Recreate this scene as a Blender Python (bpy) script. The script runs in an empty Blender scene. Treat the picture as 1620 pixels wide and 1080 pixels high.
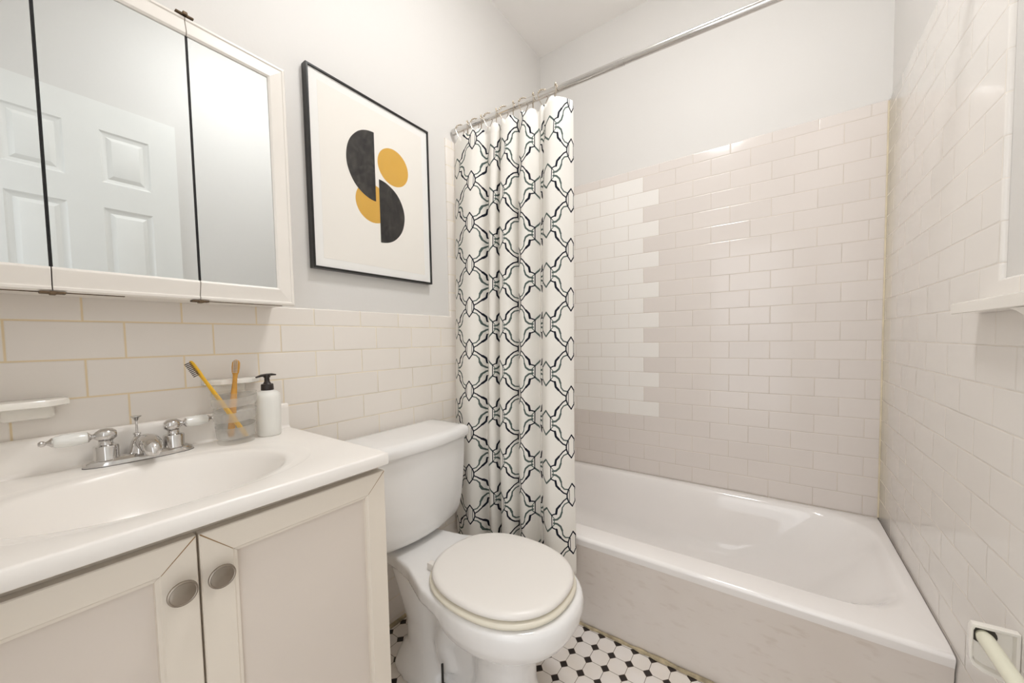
import bpy, bmesh, math, random
from mathutils import Vector, Matrix
random.seed(7)
PI = math.pi
S = bpy.context.scene
COL = S.collection

# ------------------------------------------------------------------ camera
CX, CY, CZ = 1.14731, -1.95511, 1.05032
YAW, PITCH, ROLL, FPX = -0.613593, -0.045353, -0.019269, 583.0
cam = bpy.data.cameras.new('camera')
cam_o = bpy.data.objects.new('camera', cam)
COL.objects.link(cam_o)
F = Vector((math.sin(YAW) * math.cos(PITCH), math.cos(YAW) * math.cos(PITCH), math.sin(PITCH)))
R = F.cross(Vector((0, 0, 1))).normalized()
U = R.cross(F)
R2 = R * math.cos(ROLL) + U * math.sin(ROLL)
U2 = -R * math.sin(ROLL) + U * math.cos(ROLL)
M = Matrix((R2, U2, -F)).transposed().to_4x4()
M.translation = Vector((CX, CY, CZ))
cam_o.matrix_world = M
cam.sensor_fit = 'HORIZONTAL'
cam.sensor_width = 36.0
cam.lens = FPX * 36.0 / 1620.0
cam.shift_x = -3.99 / 1620.0
cam.shift_y = 23.58 / 1620.0
cam.clip_start = 0.01
S.camera = cam_o

# ------------------------------------------------------------------ world + lights + exposure
def lin(c):
    return tuple(((v / 255.0) / 12.92 if v / 255.0 <= 0.04045 else ((v / 255.0 + 0.055) / 1.055) ** 2.4) for v in c)

w = bpy.data.worlds.new('hall_daylight')
S.world = w
w.use_nodes = True
bg = w.node_tree.nodes['Background']
bg.inputs[0].default_value = (0.97, 0.985, 1.0, 1)
bg.inputs[1].default_value = 1.1

lamp_e = 34.0       # emission strength of the ceiling lamp's glass dome
S.view_settings.view_transform = 'Standard'
S.view_settings.look = 'None'
S.view_settings.gamma = 1
S.view_settings.exposure = 0.56
S.view_settings.use_curve_mapping = False
S.cycles.max_bounces = 16
S.cycles.diffuse_bounces = 8

ar = bpy.data.lights.new('doorway_fill_light', 'AREA')  # unseen fill lamp, added beyond the doorway to brighten the room
ar.shape = 'RECTANGLE'
ar.size = 0.9
ar.size_y = 1.5
ar.energy = 2.5
ar.color = (1.0, 0.97, 0.94)
aro = bpy.data.objects.new('doorway_fill_light', ar)
COL.objects.link(aro)
aro.location = (1.0, -3.0, 1.9)
aro.rotation_euler = Vector((-0.35, 1.0, -0.12)).to_track_quat('-Z', 'Y').to_euler()

# ------------------------------------------------------------------ node helpers
class N:
    """tiny expression wrapper round math nodes"""
    def __init__(s, t, sock): s.t = t; s.s = sock
    def _m(s, op, *a):
        n = s.t.nodes.new('ShaderNodeMath'); n.operation = op
        for i, v in enumerate((s,) + a):
            if isinstance(v, N): s.t.links.new(v.s, n.inputs[i])
            else: n.inputs[i].default_value = v
        return N(s.t, n.outputs[0])
    def __add__(s, o): return s._m('ADD', o)
    def __sub__(s, o): return s._m('SUBTRACT', o)
    def __mul__(s, o): return s._m('MULTIPLY', o)
    def __truediv__(s, o): return s._m('DIVIDE', o)
    def floor(s): return s._m('FLOOR')
    def fract(s): return s._m('FRACT')
    def abs(s): return s._m('ABSOLUTE')
    def min(s, o): return s._m('MINIMUM', o)
    def max(s, o): return s._m('MAXIMUM', o)
    def lt(s, o): return s._m('LESS_THAN', o)
    def gt(s, o): return s._m('GREATER_THAN', o)
    def smooth(s, a, b, lo=0.0, hi=1.0):
        n = s.t.nodes.new('ShaderNodeMapRange'); n.interpolation_type = 'SMOOTHSTEP'
        s.t.links.new(s.s, n.inputs[0])
        for i, v in zip((1, 2, 3, 4), (a, b, lo, hi)): n.inputs[i].default_value = v
        return N(s.t, n.outputs[0])

def new_mat(name):
    m = bpy.data.materials.new(name); m.use_nodes = True
    t = m.node_tree
    return m, t, t.nodes['Principled BSDF']

def link(t, a, b): t.links.new(a.s if isinstance(a, N) else a, b)

def mixc(t, fac, a, b):
    n = t.nodes.new('ShaderNodeMix'); n.data_type = 'RGBA'
    link(t, fac, n.inputs[0])
    for v, i in ((a, 6), (b, 7)):
        if isinstance(v, tuple): n.inputs[i].default_value = (*v[:3], 1)
        else: link(t, v, n.inputs[i])
    return n.outputs[2]

def noise(t, scale, detail=2, vec=None, col=False):
    n = t.nodes.new('ShaderNodeTexNoise'); n.inputs['Scale'].default_value = scale
    n.inputs['Detail'].default_value = detail
    if vec is None:
        c = t.nodes.new('ShaderNodeTexCoord'); vec = c.outputs['Object']
    t.links.new(vec, n.inputs['Vector'])
    return N(t, n.outputs['Color' if col else 'Fac'])

def bump(t, p, h, strength=0.3, dist=0.001):
    b = t.nodes.new('ShaderNodeBump'); b.inputs['Strength'].default_value = strength
    b.inputs['Distance'].default_value = dist
    link(t, h, b.inputs['Height']); t.links.new(b.outputs[0], p.inputs['Normal'])

def simple(name, rgb, rough=0.4, metal=0.0, var=0.03, nscale=12, bmp=0.0, bscale=60, coat=0.0, spec=0.5):
    m, t, p = new_mat(name)
    c = lin(rgb)
    n = noise(t, nscale, 3)
    d = tuple(max(0, v * (1 - var * 2)) for v in c)
    col = mixc(t, n.smooth(0.3, 0.7), d, c)
    t.links.new(col, p.inputs['Base Color'])
    p.inputs['Roughness'].default_value = rough
    p.inputs['Metallic'].default_value = metal
    p.inputs['Coat Weight'].default_value = coat
    p.inputs['Coat Roughness'].default_value = 0.05
    p.inputs['Specular IOR Level'].default_value = spec
    if bmp: bump(t, p, noise(t, bscale, 3), bmp, 0.002)
    return m

def tile_mat(name, axis, u0, v0, UP, VP, even_off, odd_off, tile, tile2, grout, patch=None, rough=0.12, gw=0.0011, bs=0.5, stain=None):
    m, t, p = new_mat(name)
    c = t.nodes.new('ShaderNodeTexCoord')
    sx = t.nodes.new('ShaderNodeSeparateXYZ'); t.links.new(c.outputs['Object'], sx.inputs[0])
    u = N(t, sx.outputs[axis]); v = N(t, sx.outputs[2])
    vr = (v - v0) / VP
    r = vr.floor()
    par = (r * 0.5).fract() * 2.0
    uu = (u - u0) / UP + par * (odd_off - even_off) + even_off
    fu = uu.fract(); fv = vr.fract()
    du = fu.min((fu * -1.0) + 1.0) * UP
    dv = fv.min((fv * -1.0) + 1.0) * VP
    d = du.min(dv)
    mask = d.smooth(gw * 0.6, gw * 1.5)
    cv = t.nodes.new('ShaderNodeCombineXYZ')
    link(t, uu.floor(), cv.inputs[0]); link(t, r, cv.inputs[1])
    wn = t.nodes.new('ShaderNodeTexWhiteNoise'); wn.noise_dimensions = '2D'
    t.links.new(cv.outputs[0], wn.inputs[0])
    tc = mixc(t, N(t, wn.outputs[0]), lin(tile), lin(tile2))
    if patch:
        bx, zlo, zhi, pcol = patch
        edge = (par * (-UP * 0.5)) + bx
        inside = (u - edge).lt(0.0) * v.gt(zlo) * v.lt(zhi)
        tc = mixc(t, inside, tc, lin(pcol))
    gn = noise(t, 9, 3).smooth(0.35, 0.7)
    gc = mixc(t, gn, lin(grout), tuple(x * 0.8 for x in lin(grout)))
    if stain:      # grout yellowed where the sink splashes it
        gc = mixc(t, u.smooth(stain[0], stain[1]), lin(stain[2]), gc)
    col = mixc(t, mask, gc, tc)
    t.links.new(col, p.inputs['Base Color'])
    link(t, mask.smooth(0, 1, 0.8, rough), p.inputs['Roughness'])
    h = d.smooth(gw * 0.4, 0.0035) + noise(t, 14, 1) * 0.25
    bump(t, p, h, bs, 0.0012)
    return m

UPT = 0.154
M_TL = tile_mat('left_wall_tile', 1, -1.4787, 1.1045, UPT, 0.0773, -0.621, 0.0, (234, 228, 221), (231, 225, 218), (232, 222, 202), stain=(-1.62, -1.35, (228, 210, 176)), gw=0.0015)
M_TB = tile_mat('back_wall_tile', 0, 0.6705, 1.8654, UPT, 0.0767, 0.0, -0.5, (227, 220, 215), (224, 217, 212), (216, 206, 193),
                patch=(0.6705, 1.8654 - 16 * 0.0767, 1.8654, (240, 237, 233)), gw=0.0009)
M_TR = tile_mat('right_wall_tile', 1, -0.02, 1.8654, UPT, 0.0767, 0.0, -0.5, (232, 228, 223), (230, 226, 221), (230, 223, 213), gw=0.0009, bs=0.3)
M_PL = simple('white_wall_paint', (222, 220, 217), 0.55, var=0.006, nscale=2, bmp=0.08, bscale=90)
M_CE = simple('ceiling_paint', (247, 245, 243), 0.7, var=0.01, nscale=2)

def octagon_floor():
    m, t, p = new_mat('octagon_dot_floor_tile')
    c = t.nodes.new('ShaderNodeTexCoord')
    sx = t.nodes.new('ShaderNodeSeparateXYZ'); t.links.new(c.outputs['Object'], sx.inputs[0])
    P = 0.0583
    fx = (((N(t, sx.outputs[0]) - 0.602) / P + 0.5).fract() - 0.5).abs()
    fy = (((N(t, sx.outputs[1]) + 0.821) / P + 0.5).fract() - 0.5).abs()
    d = fx + fy
    black = d.lt(0.235)
    g1 = (d - 0.25).abs().smooth(0.012, 0.022, 1, 0)
    g2 = fx.min(fy).smooth(0.009, 0.018, 1, 0) * d.gt(0.245)
    g = g1.max(g2)
    n = noise(t, 6, 3).smooth(0.3, 0.75)
    white = mixc(t, n, lin((236, 231, 228)), lin((226, 218, 208)))
    col = mixc(t, black, white, lin((38, 30, 28)))
    ng = noise(t, 15, 3).smooth(0.3, 0.7)
    gc = mixc(t, ng, lin((120, 104, 84)), lin((78, 66, 54)))
    col = mixc(t, g, col, gc)
    t.links.new(col, p.inputs['Base Color'])
    link(t, g.smooth(0, 1, 0.3, 0.8), p.inputs['Roughness'])
    bump(t, p, g * -1.0, 0.4, 0.001)
    return m
M_FL = octagon_floor()

M_PORC = simple('toilet_porcelain', (238, 237, 236), 0.1, var=0.004, coat=0.4)
M_SEAT = simple('cream_seat_plastic', (235, 231, 226), 0.28, var=0.004)
M_SEATD = simple('yellowed_seat_plastic', (228, 222, 206), 0.3, var=0.01)
M_TUB = simple('tub_enamel', (243, 240, 238), 0.09, var=0.004, coat=0.5)
def apron_mat():
    m, t, p = new_mat('scuffed_apron_enamel')
    c = t.nodes.new('ShaderNodeTexCoord')
    mp = t.nodes.new('ShaderNodeMapping'); mp.inputs['Scale'].default_value = (22, 1, 60)
    t.links.new(c.outputs['Object'], mp.inputs[0])
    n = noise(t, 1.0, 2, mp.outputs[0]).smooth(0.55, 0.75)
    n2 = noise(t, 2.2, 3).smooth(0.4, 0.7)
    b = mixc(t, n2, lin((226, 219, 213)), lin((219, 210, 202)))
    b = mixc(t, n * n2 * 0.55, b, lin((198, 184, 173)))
    t.links.new(b, p.inputs['Base Color']); p.inputs['Roughness'].default_value = 0.22
    return m
M_APR = apron_mat()
M_TOP = simple('cultured_marble_top', (244, 240, 235), 0.26, var=0.006, nscale=4, coat=0.08)
M_VAN = simple('cream_thermofoil', (226, 217, 204), 0.42, var=0.01, nscale=3)
M_VAN2 = simple('cream_thermofoil_panel', (218, 208, 198), 0.45, var=0.02, nscale=3)
M_FRM = simple('white_cabinet_frame', (238, 233, 226), 0.35, var=0.006)
M_DARK = simple('dark_gap', (20, 20, 22), 0.6)
M_RUST = simple('rusted_metal', (120, 100, 78), 0.5, metal=0.6, var=0.25, nscale=80)
M_CHR = simple('chrome', (214, 212, 210), 0.06, metal=1.0, var=0.01)
M_STEEL = simple('brushed_steel_rod', (214, 212, 210), 0.12, metal=1.0, var=0.02)
M_NICK = simple('satin_nickel', (158, 148, 136), 0.30, metal=1.0, var=0.06)
M_RING = simple('nickel_ring', (196, 184, 166), 0.25, metal=1.0, var=0.05)
M_MIR = simple('mirror_silver', (226, 230, 231), 0.0, metal=1.0, var=0.0)
M_BLKF = simple('black_picture_frame', (22, 21, 21), 0.3, var=0.02)
M_MAT = simple('white_mat_board', (240, 239, 236), 0.6, var=0.004)
M_PRINT = simple('cream_print_paper', (240, 236, 229), 0.6, var=0.008, nscale=3)
M_OCH = simple('ochre_ink', (216, 168, 70), 0.6, var=0.03, nscale=8)
M_CER = simple('white_ceramic', (240, 237, 230), 0.12, var=0.004, coat=0.4)
M_LEVER = simple('white_porcelain_lever', (240, 241, 238), 0.08, var=0.003, coat=0.5)
M_BOT = simple('matt_white_bottle', (232, 231, 226), 0.4, var=0.004)
M_PUMP = simple('dark_brown_pump', (44, 36, 32), 0.35)
M_BRY = simple('yellow_brush_plastic', (236, 184, 44), 0.35, var=0.03)
M_BRO = simple('bamboo_brush', (214, 158, 70), 0.5, var=0.08, nscale=30)
M_BRIS = simple('grey_bristles', (92, 84, 76), 0.6, var=0.1)
M_BRISW = simple('light_bristles', (214, 206, 190), 0.6, var=0.1)
M_CAULK = simple('dirty_caulk', (196, 180, 148), 0.7, var=0.25, nscale=25, bmp=0.3)
M_DOOR = simple('white_door_paint', (232, 232, 229), 0.45, var=0.005)
M_HOLE = simple('dark_recess', (70, 66, 58), 0.7)
M_ROLL = simple('cream_roller_plastic', (232, 231, 212), 0.35, var=0.01)
M_BOLT = simple('dark_bolt', (30, 26, 24), 0.5)

def ink_black():
    m, t, p = new_mat('black_watercolour_ink')
    n = noise(t, 22, 6).smooth(0.3, 0.75)
    n2 = noise(t, 70, 3).smooth(0.4, 0.9)
    c = mixc(t, n, lin((24, 22, 21)), lin((52, 48, 45)))
    c = mixc(t, n2 * 0.45, c, lin((96, 90, 84)))
    t.links.new(c, p.inputs['Base Color']); p.inputs['Roughness'].default_value = 0.7
    return m
M_INK = ink_black()

def clear_mat(name, tint, gloss=0.10, white=0.0, fac=0.5):
    m, t, p = new_mat(name)
    t.nodes.remove(p)
    out = t.nodes['Material Output']
    tr = t.nodes.new('ShaderNodeBsdfTransparent'); tr.inputs[0].default_value = (*tint, 1)
    gl = t.nodes.new('ShaderNodeBsdfGlossy'); gl.inputs['Roughness'].default_value = 0.03
    lw = t.nodes.new('ShaderNodeLayerWeight'); lw.inputs[0].default_value = 0.35
    mx = t.nodes.new('ShaderNodeMixShader')
    f = N(t, lw.outputs['Facing']) * fac + gloss
    link(t, f, mx.inputs[0]); t.links.new(tr.outputs[0], mx.inputs[1]); t.links.new(gl.outputs[0], mx.inputs[2])
    last = mx.outputs[0]
    if white:
        df = t.nodes.new('ShaderNodeBsdfDiffuse'); df.inputs[0].default_value = (0.96, 0.95, 0.93, 1)
        tl = t.nodes.new('ShaderNodeBsdfTranslucent'); tl.inputs[0].default_value = (0.96, 0.95, 0.93, 1)
        a = t.nodes.new('ShaderNodeMixShader'); a.inputs[0].default_value = 0.5
        t.links.new(df.outputs[0], a.inputs[1]); t.links.new(tl.outputs[0], a.inputs[2])
        b = t.nodes.new('ShaderNodeMixShader')
        link(t, noise(t, 40, 2).smooth(0.3, 0.7, white * 0.85, white), b.inputs[0])
        t.links.new(last, b.inputs[1]); t.links.new(a.outputs[0], b.inputs[2]); last = b.outputs[0]
    t.links.new(last, out.inputs[0])
    return m
M_CLEAR = clear_mat('clear_tumbler_plastic', (0.99, 0.99, 0.985), 0.02, 0.05, 0.14)
M_FROST = clear_mat('frosted_band', (0.98, 0.98, 0.97), 0.02, 0.34, 0.1)
M_PGLASS = clear_mat('picture_glass', (0.995, 0.995, 0.995), 0.004, 0.0, 0.015)

def curtain_mat():
    """white cloth printed with an ogee lattice of hexagon links; distance to line segments in the cloth's own UV"""
    m, t, p = new_mat('printed_curtain_cloth')
    LU, LV = 0.19, 0.171
    uv = t.nodes.new('ShaderNodeUVMap'); uv.uv_map = 'UVMap'
    sx = t.nodes.new('ShaderNodeSeparateXYZ'); t.links.new(uv.outputs[0], sx.inputs[0])
    wob = noise(t, 30, 1, uv.outputs[0], True)
    ux = N(t, sx.outputs[0]); vy = N(t, sx.outputs[1])
    fu = (((ux * 0.5) + 0.5).fract() - 0.5).abs() * LU      # uv.x counts half periods
    fv = ((vy + 0.5).fract() - 0.5).abs() * LV
    cv = t.nodes.new('ShaderNodeCombineXYZ'); link(t, fu, cv.inputs[0]); link(t, fv, cv.inputs[1])
    P = cv.outputs[0]
    def seg(a, b):
        a = Vector((a[0] * LU, a[1] * LV, 0)); b = Vector((b[0] * LU, b[1] * LV, 0)); ba = b - a
        def vm(op, x, y=None, scale=None):
            n = t.nodes.new('ShaderNodeVectorMath'); n.operation = op
            for i, v in enumerate((x, y)):
                if v is None: continue
                if isinstance(v, Vector): n.inputs[i].default_value = v
                else: t.links.new(v, n.inputs[i])
            if scale is not None: link(t, scale, n.inputs['Scale'])
            return n
        pa = vm('SUBTRACT', P, a).outputs[0]
        k = 1.0 / ba.dot(ba)
        h = N(t, vm('DOT_PRODUCT', pa, ba * k).outputs['Value']).max(0.0).min(1.0)
        n = t.nodes.new('ShaderNodeVectorMath'); n.operation = 'SCALE'
        n.inputs[0].default_value = ba; link(t, h, n.inputs['Scale'])
        df = vm('SUBTRACT', pa, n.outputs[0]).outputs[0]
        return N(t, vm('LENGTH', df).outputs['Value'])
    def lines(segs):
        out = None
        for pts, wd in segs:
            for a, b in zip(pts, pts[1:]):
                d = seg(a, b) - wd * 1.14
                out = d if out is None else out.min(d)
        return out
    black = lines([
        ([(.102, 0), (.102, .125)], .0013), ([(.102, .125), (.145, .148), (.185, .162)], .0019),
        ([(.185, .162), (.20, .262), (.255, .33)], .0032), ([(.255, .33), (.33, .42), (.395, .462)], .0020),
        ([(.5, .265), (.425, .372), (.395, .462), (.395, .5)], .0021), ([(.44, .5), (.44, .385)], .0010)])
    green = lines([
        ([(0, .245), (.102, .125)], .0024), ([(.102, .125), (.148, .062), (.148, 0)], .0012),
        ([(.140, .035), (.20, .045), (.26, .10), (.290, .19)], .0028),
        ([(.290, .19), (.30, .28), (.345, .345), (.425, .372)], .0019)])
    kb = black.smooth(-0.0001, 0.0003, 1, 0)
    kg = green.smooth(-0.0001, 0.0003, 1, 0)
    base = mixc(t, noise(t, 5, 2).smooth(0.3, 0.7), lin((238, 235, 229)), lin((234, 231, 225)))
    c = mixc(t, kg, base, lin((84, 98, 94)))
    c = mixc(t, kb, c, lin((22, 26, 40)))
    t.links.new(c, p.inputs['Base Color']); p.inputs['Roughness'].default_value = 0.8
    p.inputs['Specular IOR Level'].default_value = 0.2
    return m
M_CUR = curtain_mat()

# ------------------------------------------------------------------ mesh helpers
def obj(name, bm, mat, parent=None, smooth=True, angle=40, mods=()):
    me = bpy.data.meshes.new(name)
    bmesh.ops.recalc_face_normals(bm, faces=bm.faces)
    bm.to_mesh(me); bm.free()
    for mt in (mat if isinstance(mat, (list, tuple)) else [mat]): me.materials.append(mt)
    if smooth:
        for pl in me.polygons: pl.use_smooth = True
        me.set_sharp_from_angle(angle=math.radians(angle))
    o = bpy.data.objects.new(name, me); COL.objects.link(o)
    if parent is not None:
        o.parent = parent
        o.matrix_parent_inverse = Matrix.Translation(parent.location).inverted() if parent.type == 'EMPTY' else Matrix()
    return o

def tag(o, label=None, cat=None, group=None, kind=None):
    if label: o['label'] = label
    if cat: o['category'] = cat
    if group: o['group'] = group
    if kind: o['kind'] = kind
    return o

def thing(name, label, cat, loc, group=None):
    o = bpy.data.objects.new(name, None); COL.objects.link(o)
    o.location = loc; o.empty_display_size = 0.02
    return tag(o, label, cat, group)

def box(bm, x0, x1, y0, y1, z0, z1, bev=0.0, seg=2):
    r = bmesh.ops.create_cube(bm, size=1)
    vs = r['verts']
    for v in vs:
        v.co = Vector(((x0 + x1) / 2 + v.co.x * (x1 - x0), (y0 + y1) / 2 + v.co.y * (y1 - y0), (z0 + z1) / 2 + v.co.z * (z1 - z0)))
    if bev:
        es = list({e for v in vs for e in v.link_edges})
        bmesh.ops.bevel(bm, geom=es, offset=bev, segments=seg, affect='EDGES', profile=0.5)
    return bm

def loft(bm, secs, cap0=True, cap1=True, closed=True):
    rows = [[bm.verts.new(p) for p in s] for s in secs]
    n = len(rows[0])
    for a, b in zip(rows, rows[1:]):
        for i in range(n if closed else n - 1):
            j = (i + 1) % n
            bm.faces.new((a[i], a[j], b[j], b[i]))
    if cap0: bm.faces.new(rows[0][::-1])
    if cap1: bm.faces.new(rows[-1])
    return bm

def se(cx, cy, a, b, n, z, N_=64):
    out = []
    for i in range(N_):
        t = 2 * PI * i / N_
        c, s = math.cos(t), math.sin(t)
        out.append(Vector((cx + a * math.copysign(abs(c) ** (2 / n), c), cy + b * math.copysign(abs(s) ** (2 / n), s), z)))
    return out

def lathe(bm, prof, cx=0, cy=0, N_=32, axis='Z', at=(0, 0, 0), sx=1, sy=1):
    """prof: list of (radius, height)"""
    secs = []
    for r, h in prof:
        row = []
        for i in range(N_):
            t = 2 * PI * i / N_
            a, b = max(r, 1e-5) * math.cos(t) * sx, max(r, 1e-5) * math.sin(t) * sy
            if axis == 'Z': v = Vector((a, b, h))
            elif axis == 'Y': v = Vector((a, h, b))
            else: v = Vector((h, a, b))
            row.append(v + Vector(at))
        secs.append(row)
    return loft(bm, secs)

def tube(bm, pts, rad, N_=12, closed=False, cap=True):
    pts = [Vector(p) for p in pts]
    rads = rad if isinstance(rad, (list, tuple)) else [rad] * len(pts)
    n = len(pts); secs = []; up = None
    for i, p in enumerate(pts):
        if closed: d = (pts[(i + 1) % n] - pts[i - 1]).normalized()
        else: d = (pts[min(i + 1, n - 1)] - pts[max(i - 1, 0)]).normalized()
        if up is None:
            up = Vector((0, 0, 1)) if abs(d.z) < 0.9 else Vector((1, 0, 0))
        a = d.cross(up).normalized(); b = a.cross(d).normalized(); up = b
        secs.append([p + (a * math.cos(2 * PI * k / N_) + b * math.sin(2 * PI * k / N_)) * rads[i] for k in range(N_)])
    if closed: secs.append(secs[0])
    if closed:
        rows = [[bm.verts.new(q) for q in s] for s in secs[:-1]]
        for i in range(n):
            A, B = rows[i], rows[(i + 1) % n]
            for k in range(N_):
                bm.faces.new((A[k], A[(k + 1) % N_], B[(k + 1) % N_], B[k]))
        return bm
    return loft(bm, secs, cap, cap)

def poly_slab(bm, pts, normal, depth, bev, mat_i=0):
    """pts: outline on the front face; the slab goes back against `normal`"""
    nv = Vector(normal)
    fr = [bm.verts.new(Vector(p)) for p in pts]
    bk = [bm.verts.new(Vector(p) - nv * depth) for p in pts]
    f = bm.faces.new(fr); fs = [f]
    n = len(pts)
    for i in range(n):
        fs.append(bm.faces.new((fr[i], fr[(i + 1) % n], bk[(i + 1) % n], bk[i])))
    for q in fs: q.material_index = mat_i
    bmesh.ops.recalc_face_normals(bm, faces=fs)
    if bev:
        r = bmesh.ops.bevel(bm, geom=list(f.edges), offset=bev, segments=4, affect='EDGES', profile=0.5)
        for q in r['faces']: q.material_index = mat_i
    return bm

def quad(bm, pts, mat_i=0):
    f = bm.faces.new([bm.verts.new(Vector(p)) for p in pts]); f.material_index = mat_i
    return f

# ------------------------------------------------------------------ room
W, H, YB = 1.488, 2.722, -2.13
ZC_L, ZC_T, ZC_R = 1.157, 1.913, 1.146
YL, YR = -0.802, -0.872

def structure(o, label): return tag(o, label, 'room', kind='structure')

bm = bmesh.new()
box(bm, -0.12, -0.009, YB - 0.12, 0.12, 0, H)
for f in bm.faces: f.material_index = 0
poly_slab(bm, [(0, 0, 0), (0, 0, ZC_T), (0, YL, ZC_T), (0, YL, ZC_L), (0, YB, ZC_L), (0, YB, 0)], (1, 0, 0), 0.0088, 0.006, 1)
structure(obj('wall_left', bm, [M_PL, M_TL]), 'white painted left wall with subway tile wainscot behind the sink and toilet')
bm = bmesh.new()
box(bm, -0.009, W + 0.009, 0.009, 0.12, 0, H)
poly_slab(bm, [(0, 0, 0), (0, 0, ZC_T), (W, 0, ZC_T), (W, 0, 0)], (0, -1, 0), 0.0088, 0.006, 1)
structure(obj('wall_back', bm, [M_PL, M_TB]), 'back wall over the bathtub, tiled below and painted above')
bm = bmesh.new()
box(bm, W + 0.009, W + 0.12, YB - 0.12, 0.12, 0, H)
poly_slab(bm, [(W, 0, 0), (W, 0, ZC_T), (W, YR, ZC_T), (W, YR, ZC_R), (W, -1.33, ZC_R), (W, -1.33, 0)], (-1, 0, 0), 0.0088, 0.006, 1)
structure(obj('wall_right', bm, [M_PL, M_TR]), 'right wall with subway tiles beside the bathtub')
bm = bmesh.new()
box(bm, -0.009, 0.72, YB - 0.12, YB, 0, H)
box(bm, 0.72, W + 0.009, YB - 0.12, YB, 2.08, H)
box(bm, 1.47, W + 0.009, YB - 0.12, YB, 0, 2.08)
structure(obj('wall_front', bm, [M_PL]), 'front wall with the open doorway')
bm = bmesh.new(); box(bm, -0.12, W + 0.12, YB - 1.6, 0.12, -0.05, 0)
structure(obj('floor', bm, M_FL, smooth=False), 'white octagon and black dot mosaic tile floor')
bm = bmesh.new(); box(bm, -0.12, W + 0.12, YB - 0.12, 0.12, H, H + 0.05)
structure(obj('ceiling', bm, M_CE, smooth=False), 'flat off-white ceiling')

# caulk / grime beads
bm = bmesh.new()
random.seed(3)
pts = [(0.005 + i * 0.0247, -0.7535 + random.uniform(-.001, .001), 0.002) for i in range(61)]
tube(bm, pts, [0.007 + random.uniform(-.0025, .002) for _ in pts], 8)
structure(obj('trim_1', bm, M_CAULK), 'yellowed caulk line between the bathtub and the floor')
bm = bmesh.new()
pts = [(0.003, -0.76 - i * 0.025, 0.003) for i in range(30)]
tube(bm, pts, [0.009 + random.uniform(-.003, .002) for _ in pts], 8)
structure(obj('trim_2', bm, M_CAULK), 'stained grout line where left wall meets the floor')
bm = bmesh.new()
tube(bm, [(W - 0.001, -0.001, 0.333), (W - 0.001, -0.001, 1.905)], 0.0035, 8)
structure(obj('trim_3', bm, simple('aged_corner_grout', (226, 214, 188), 0.6, var=0.08, nscale=20)), 'aged grout line in the right back corner')

# panel door in the right wall (seen in the mirrors)
bm = bmesh.new()
DX = 1.479
yc = [(-1.645, -1.49), (-1.90, -1.745)]
rows = [(1.762, 1.982), (0.95, 1.655), (0.18, 0.80)]
ys = sorted({-2.0, -1.395} | {v for c in yc for v in c}); zs = sorted({0.01, 2.10} | {v for r in rows for v in r})
for i in range(len(ys) - 1):
    for j in range(len(zs) - 1):
        y0, y1, z0, z1 = ys[i], ys[i + 1], zs[j], zs[j + 1]
        is_panel = (y0, y1) in yc and (z0, z1) in rows
        if not is_panel:
            quad(bm, [(DX, y0, z0), (DX, y1, z0), (DX, y1, z1), (DX, y0, z1)])
        else:
            st = [(0, 0), (0.006, 0.005), (0.018, 0.009), (0.020, 0.0095), (0.034, 0.0015), (0.036, 0.0008)]
            rw = []
            for inset, dep in st:
                rw.append([(DX + dep, y0 + inset, z0 + inset), (DX + dep, y1 - inset, z0 + inset), (DX + dep, y1 - inset, z1 - inset), (DX + dep, y0 + inset, z1 - inset)])
            loft(bm, rw, cap0=False, cap1=True)
quad(bm, [(DX, -2.0, .01), (DX, -2.0, 2.1), (1.497, -2.0, 2.1), (1.497, -2.0, .01)])
quad(bm, [(DX, -1.395, .01), (DX, -1.395, 2.1), (1.497, -1.395, 2.1), (1.497, -1.395, .01)])
quad(bm, [(DX, -1.395, 2.1), (DX, -2.0, 2.1), (1.497, -2.0, 2.1), (1.497, -1.395, 2.1)])
bmesh.ops.remove_doubles(bm, verts=bm.verts, dist=1e-5)
d1 = structure(obj('door_1', bm, M_DOOR, angle=20), 'white six-panel door reflected in the cabinet mirrors')

# ceiling lamp (outside the frame, the room's own light): a flush drum with a white rim
LX, LY = 0.88, -1.08
lamp = thing('ceiling_light', 'round white flush drum light on the ceiling over the middle of the bathroom', 'ceiling light', (LX, LY, H))
bm = bmesh.new(); lathe(bm, [(0.001, -.0005), (0.165, -.0005), (0.168, -0.004), (0.167, -0.016), (0.162, -0.020), (.158, -.020), (.158, -.014), (.001, -.014)], at=(LX, LY, H))
obj('lamp_housing', bm, M_FRM, lamp)
m, t, p = new_mat('lit_frosted_diffuser')
p.inputs['Base Color'].default_value = (0.9, 0.9, 0.88, 1)
p.inputs['Emission Color'].default_value = (1.0, 0.993, 0.985, 1)
p.inputs['Emission Strength'].default_value = lamp_e
bm = bmesh.new(); lathe(bm, [(.157, -.015), (.157, -.030), (.148, -.045), (.125, -.058), (.09, -.066), (.05, -.070), (.0001, -.071)], at=(LX, LY, H))
obj('diffuser', bm, m, lamp)

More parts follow.
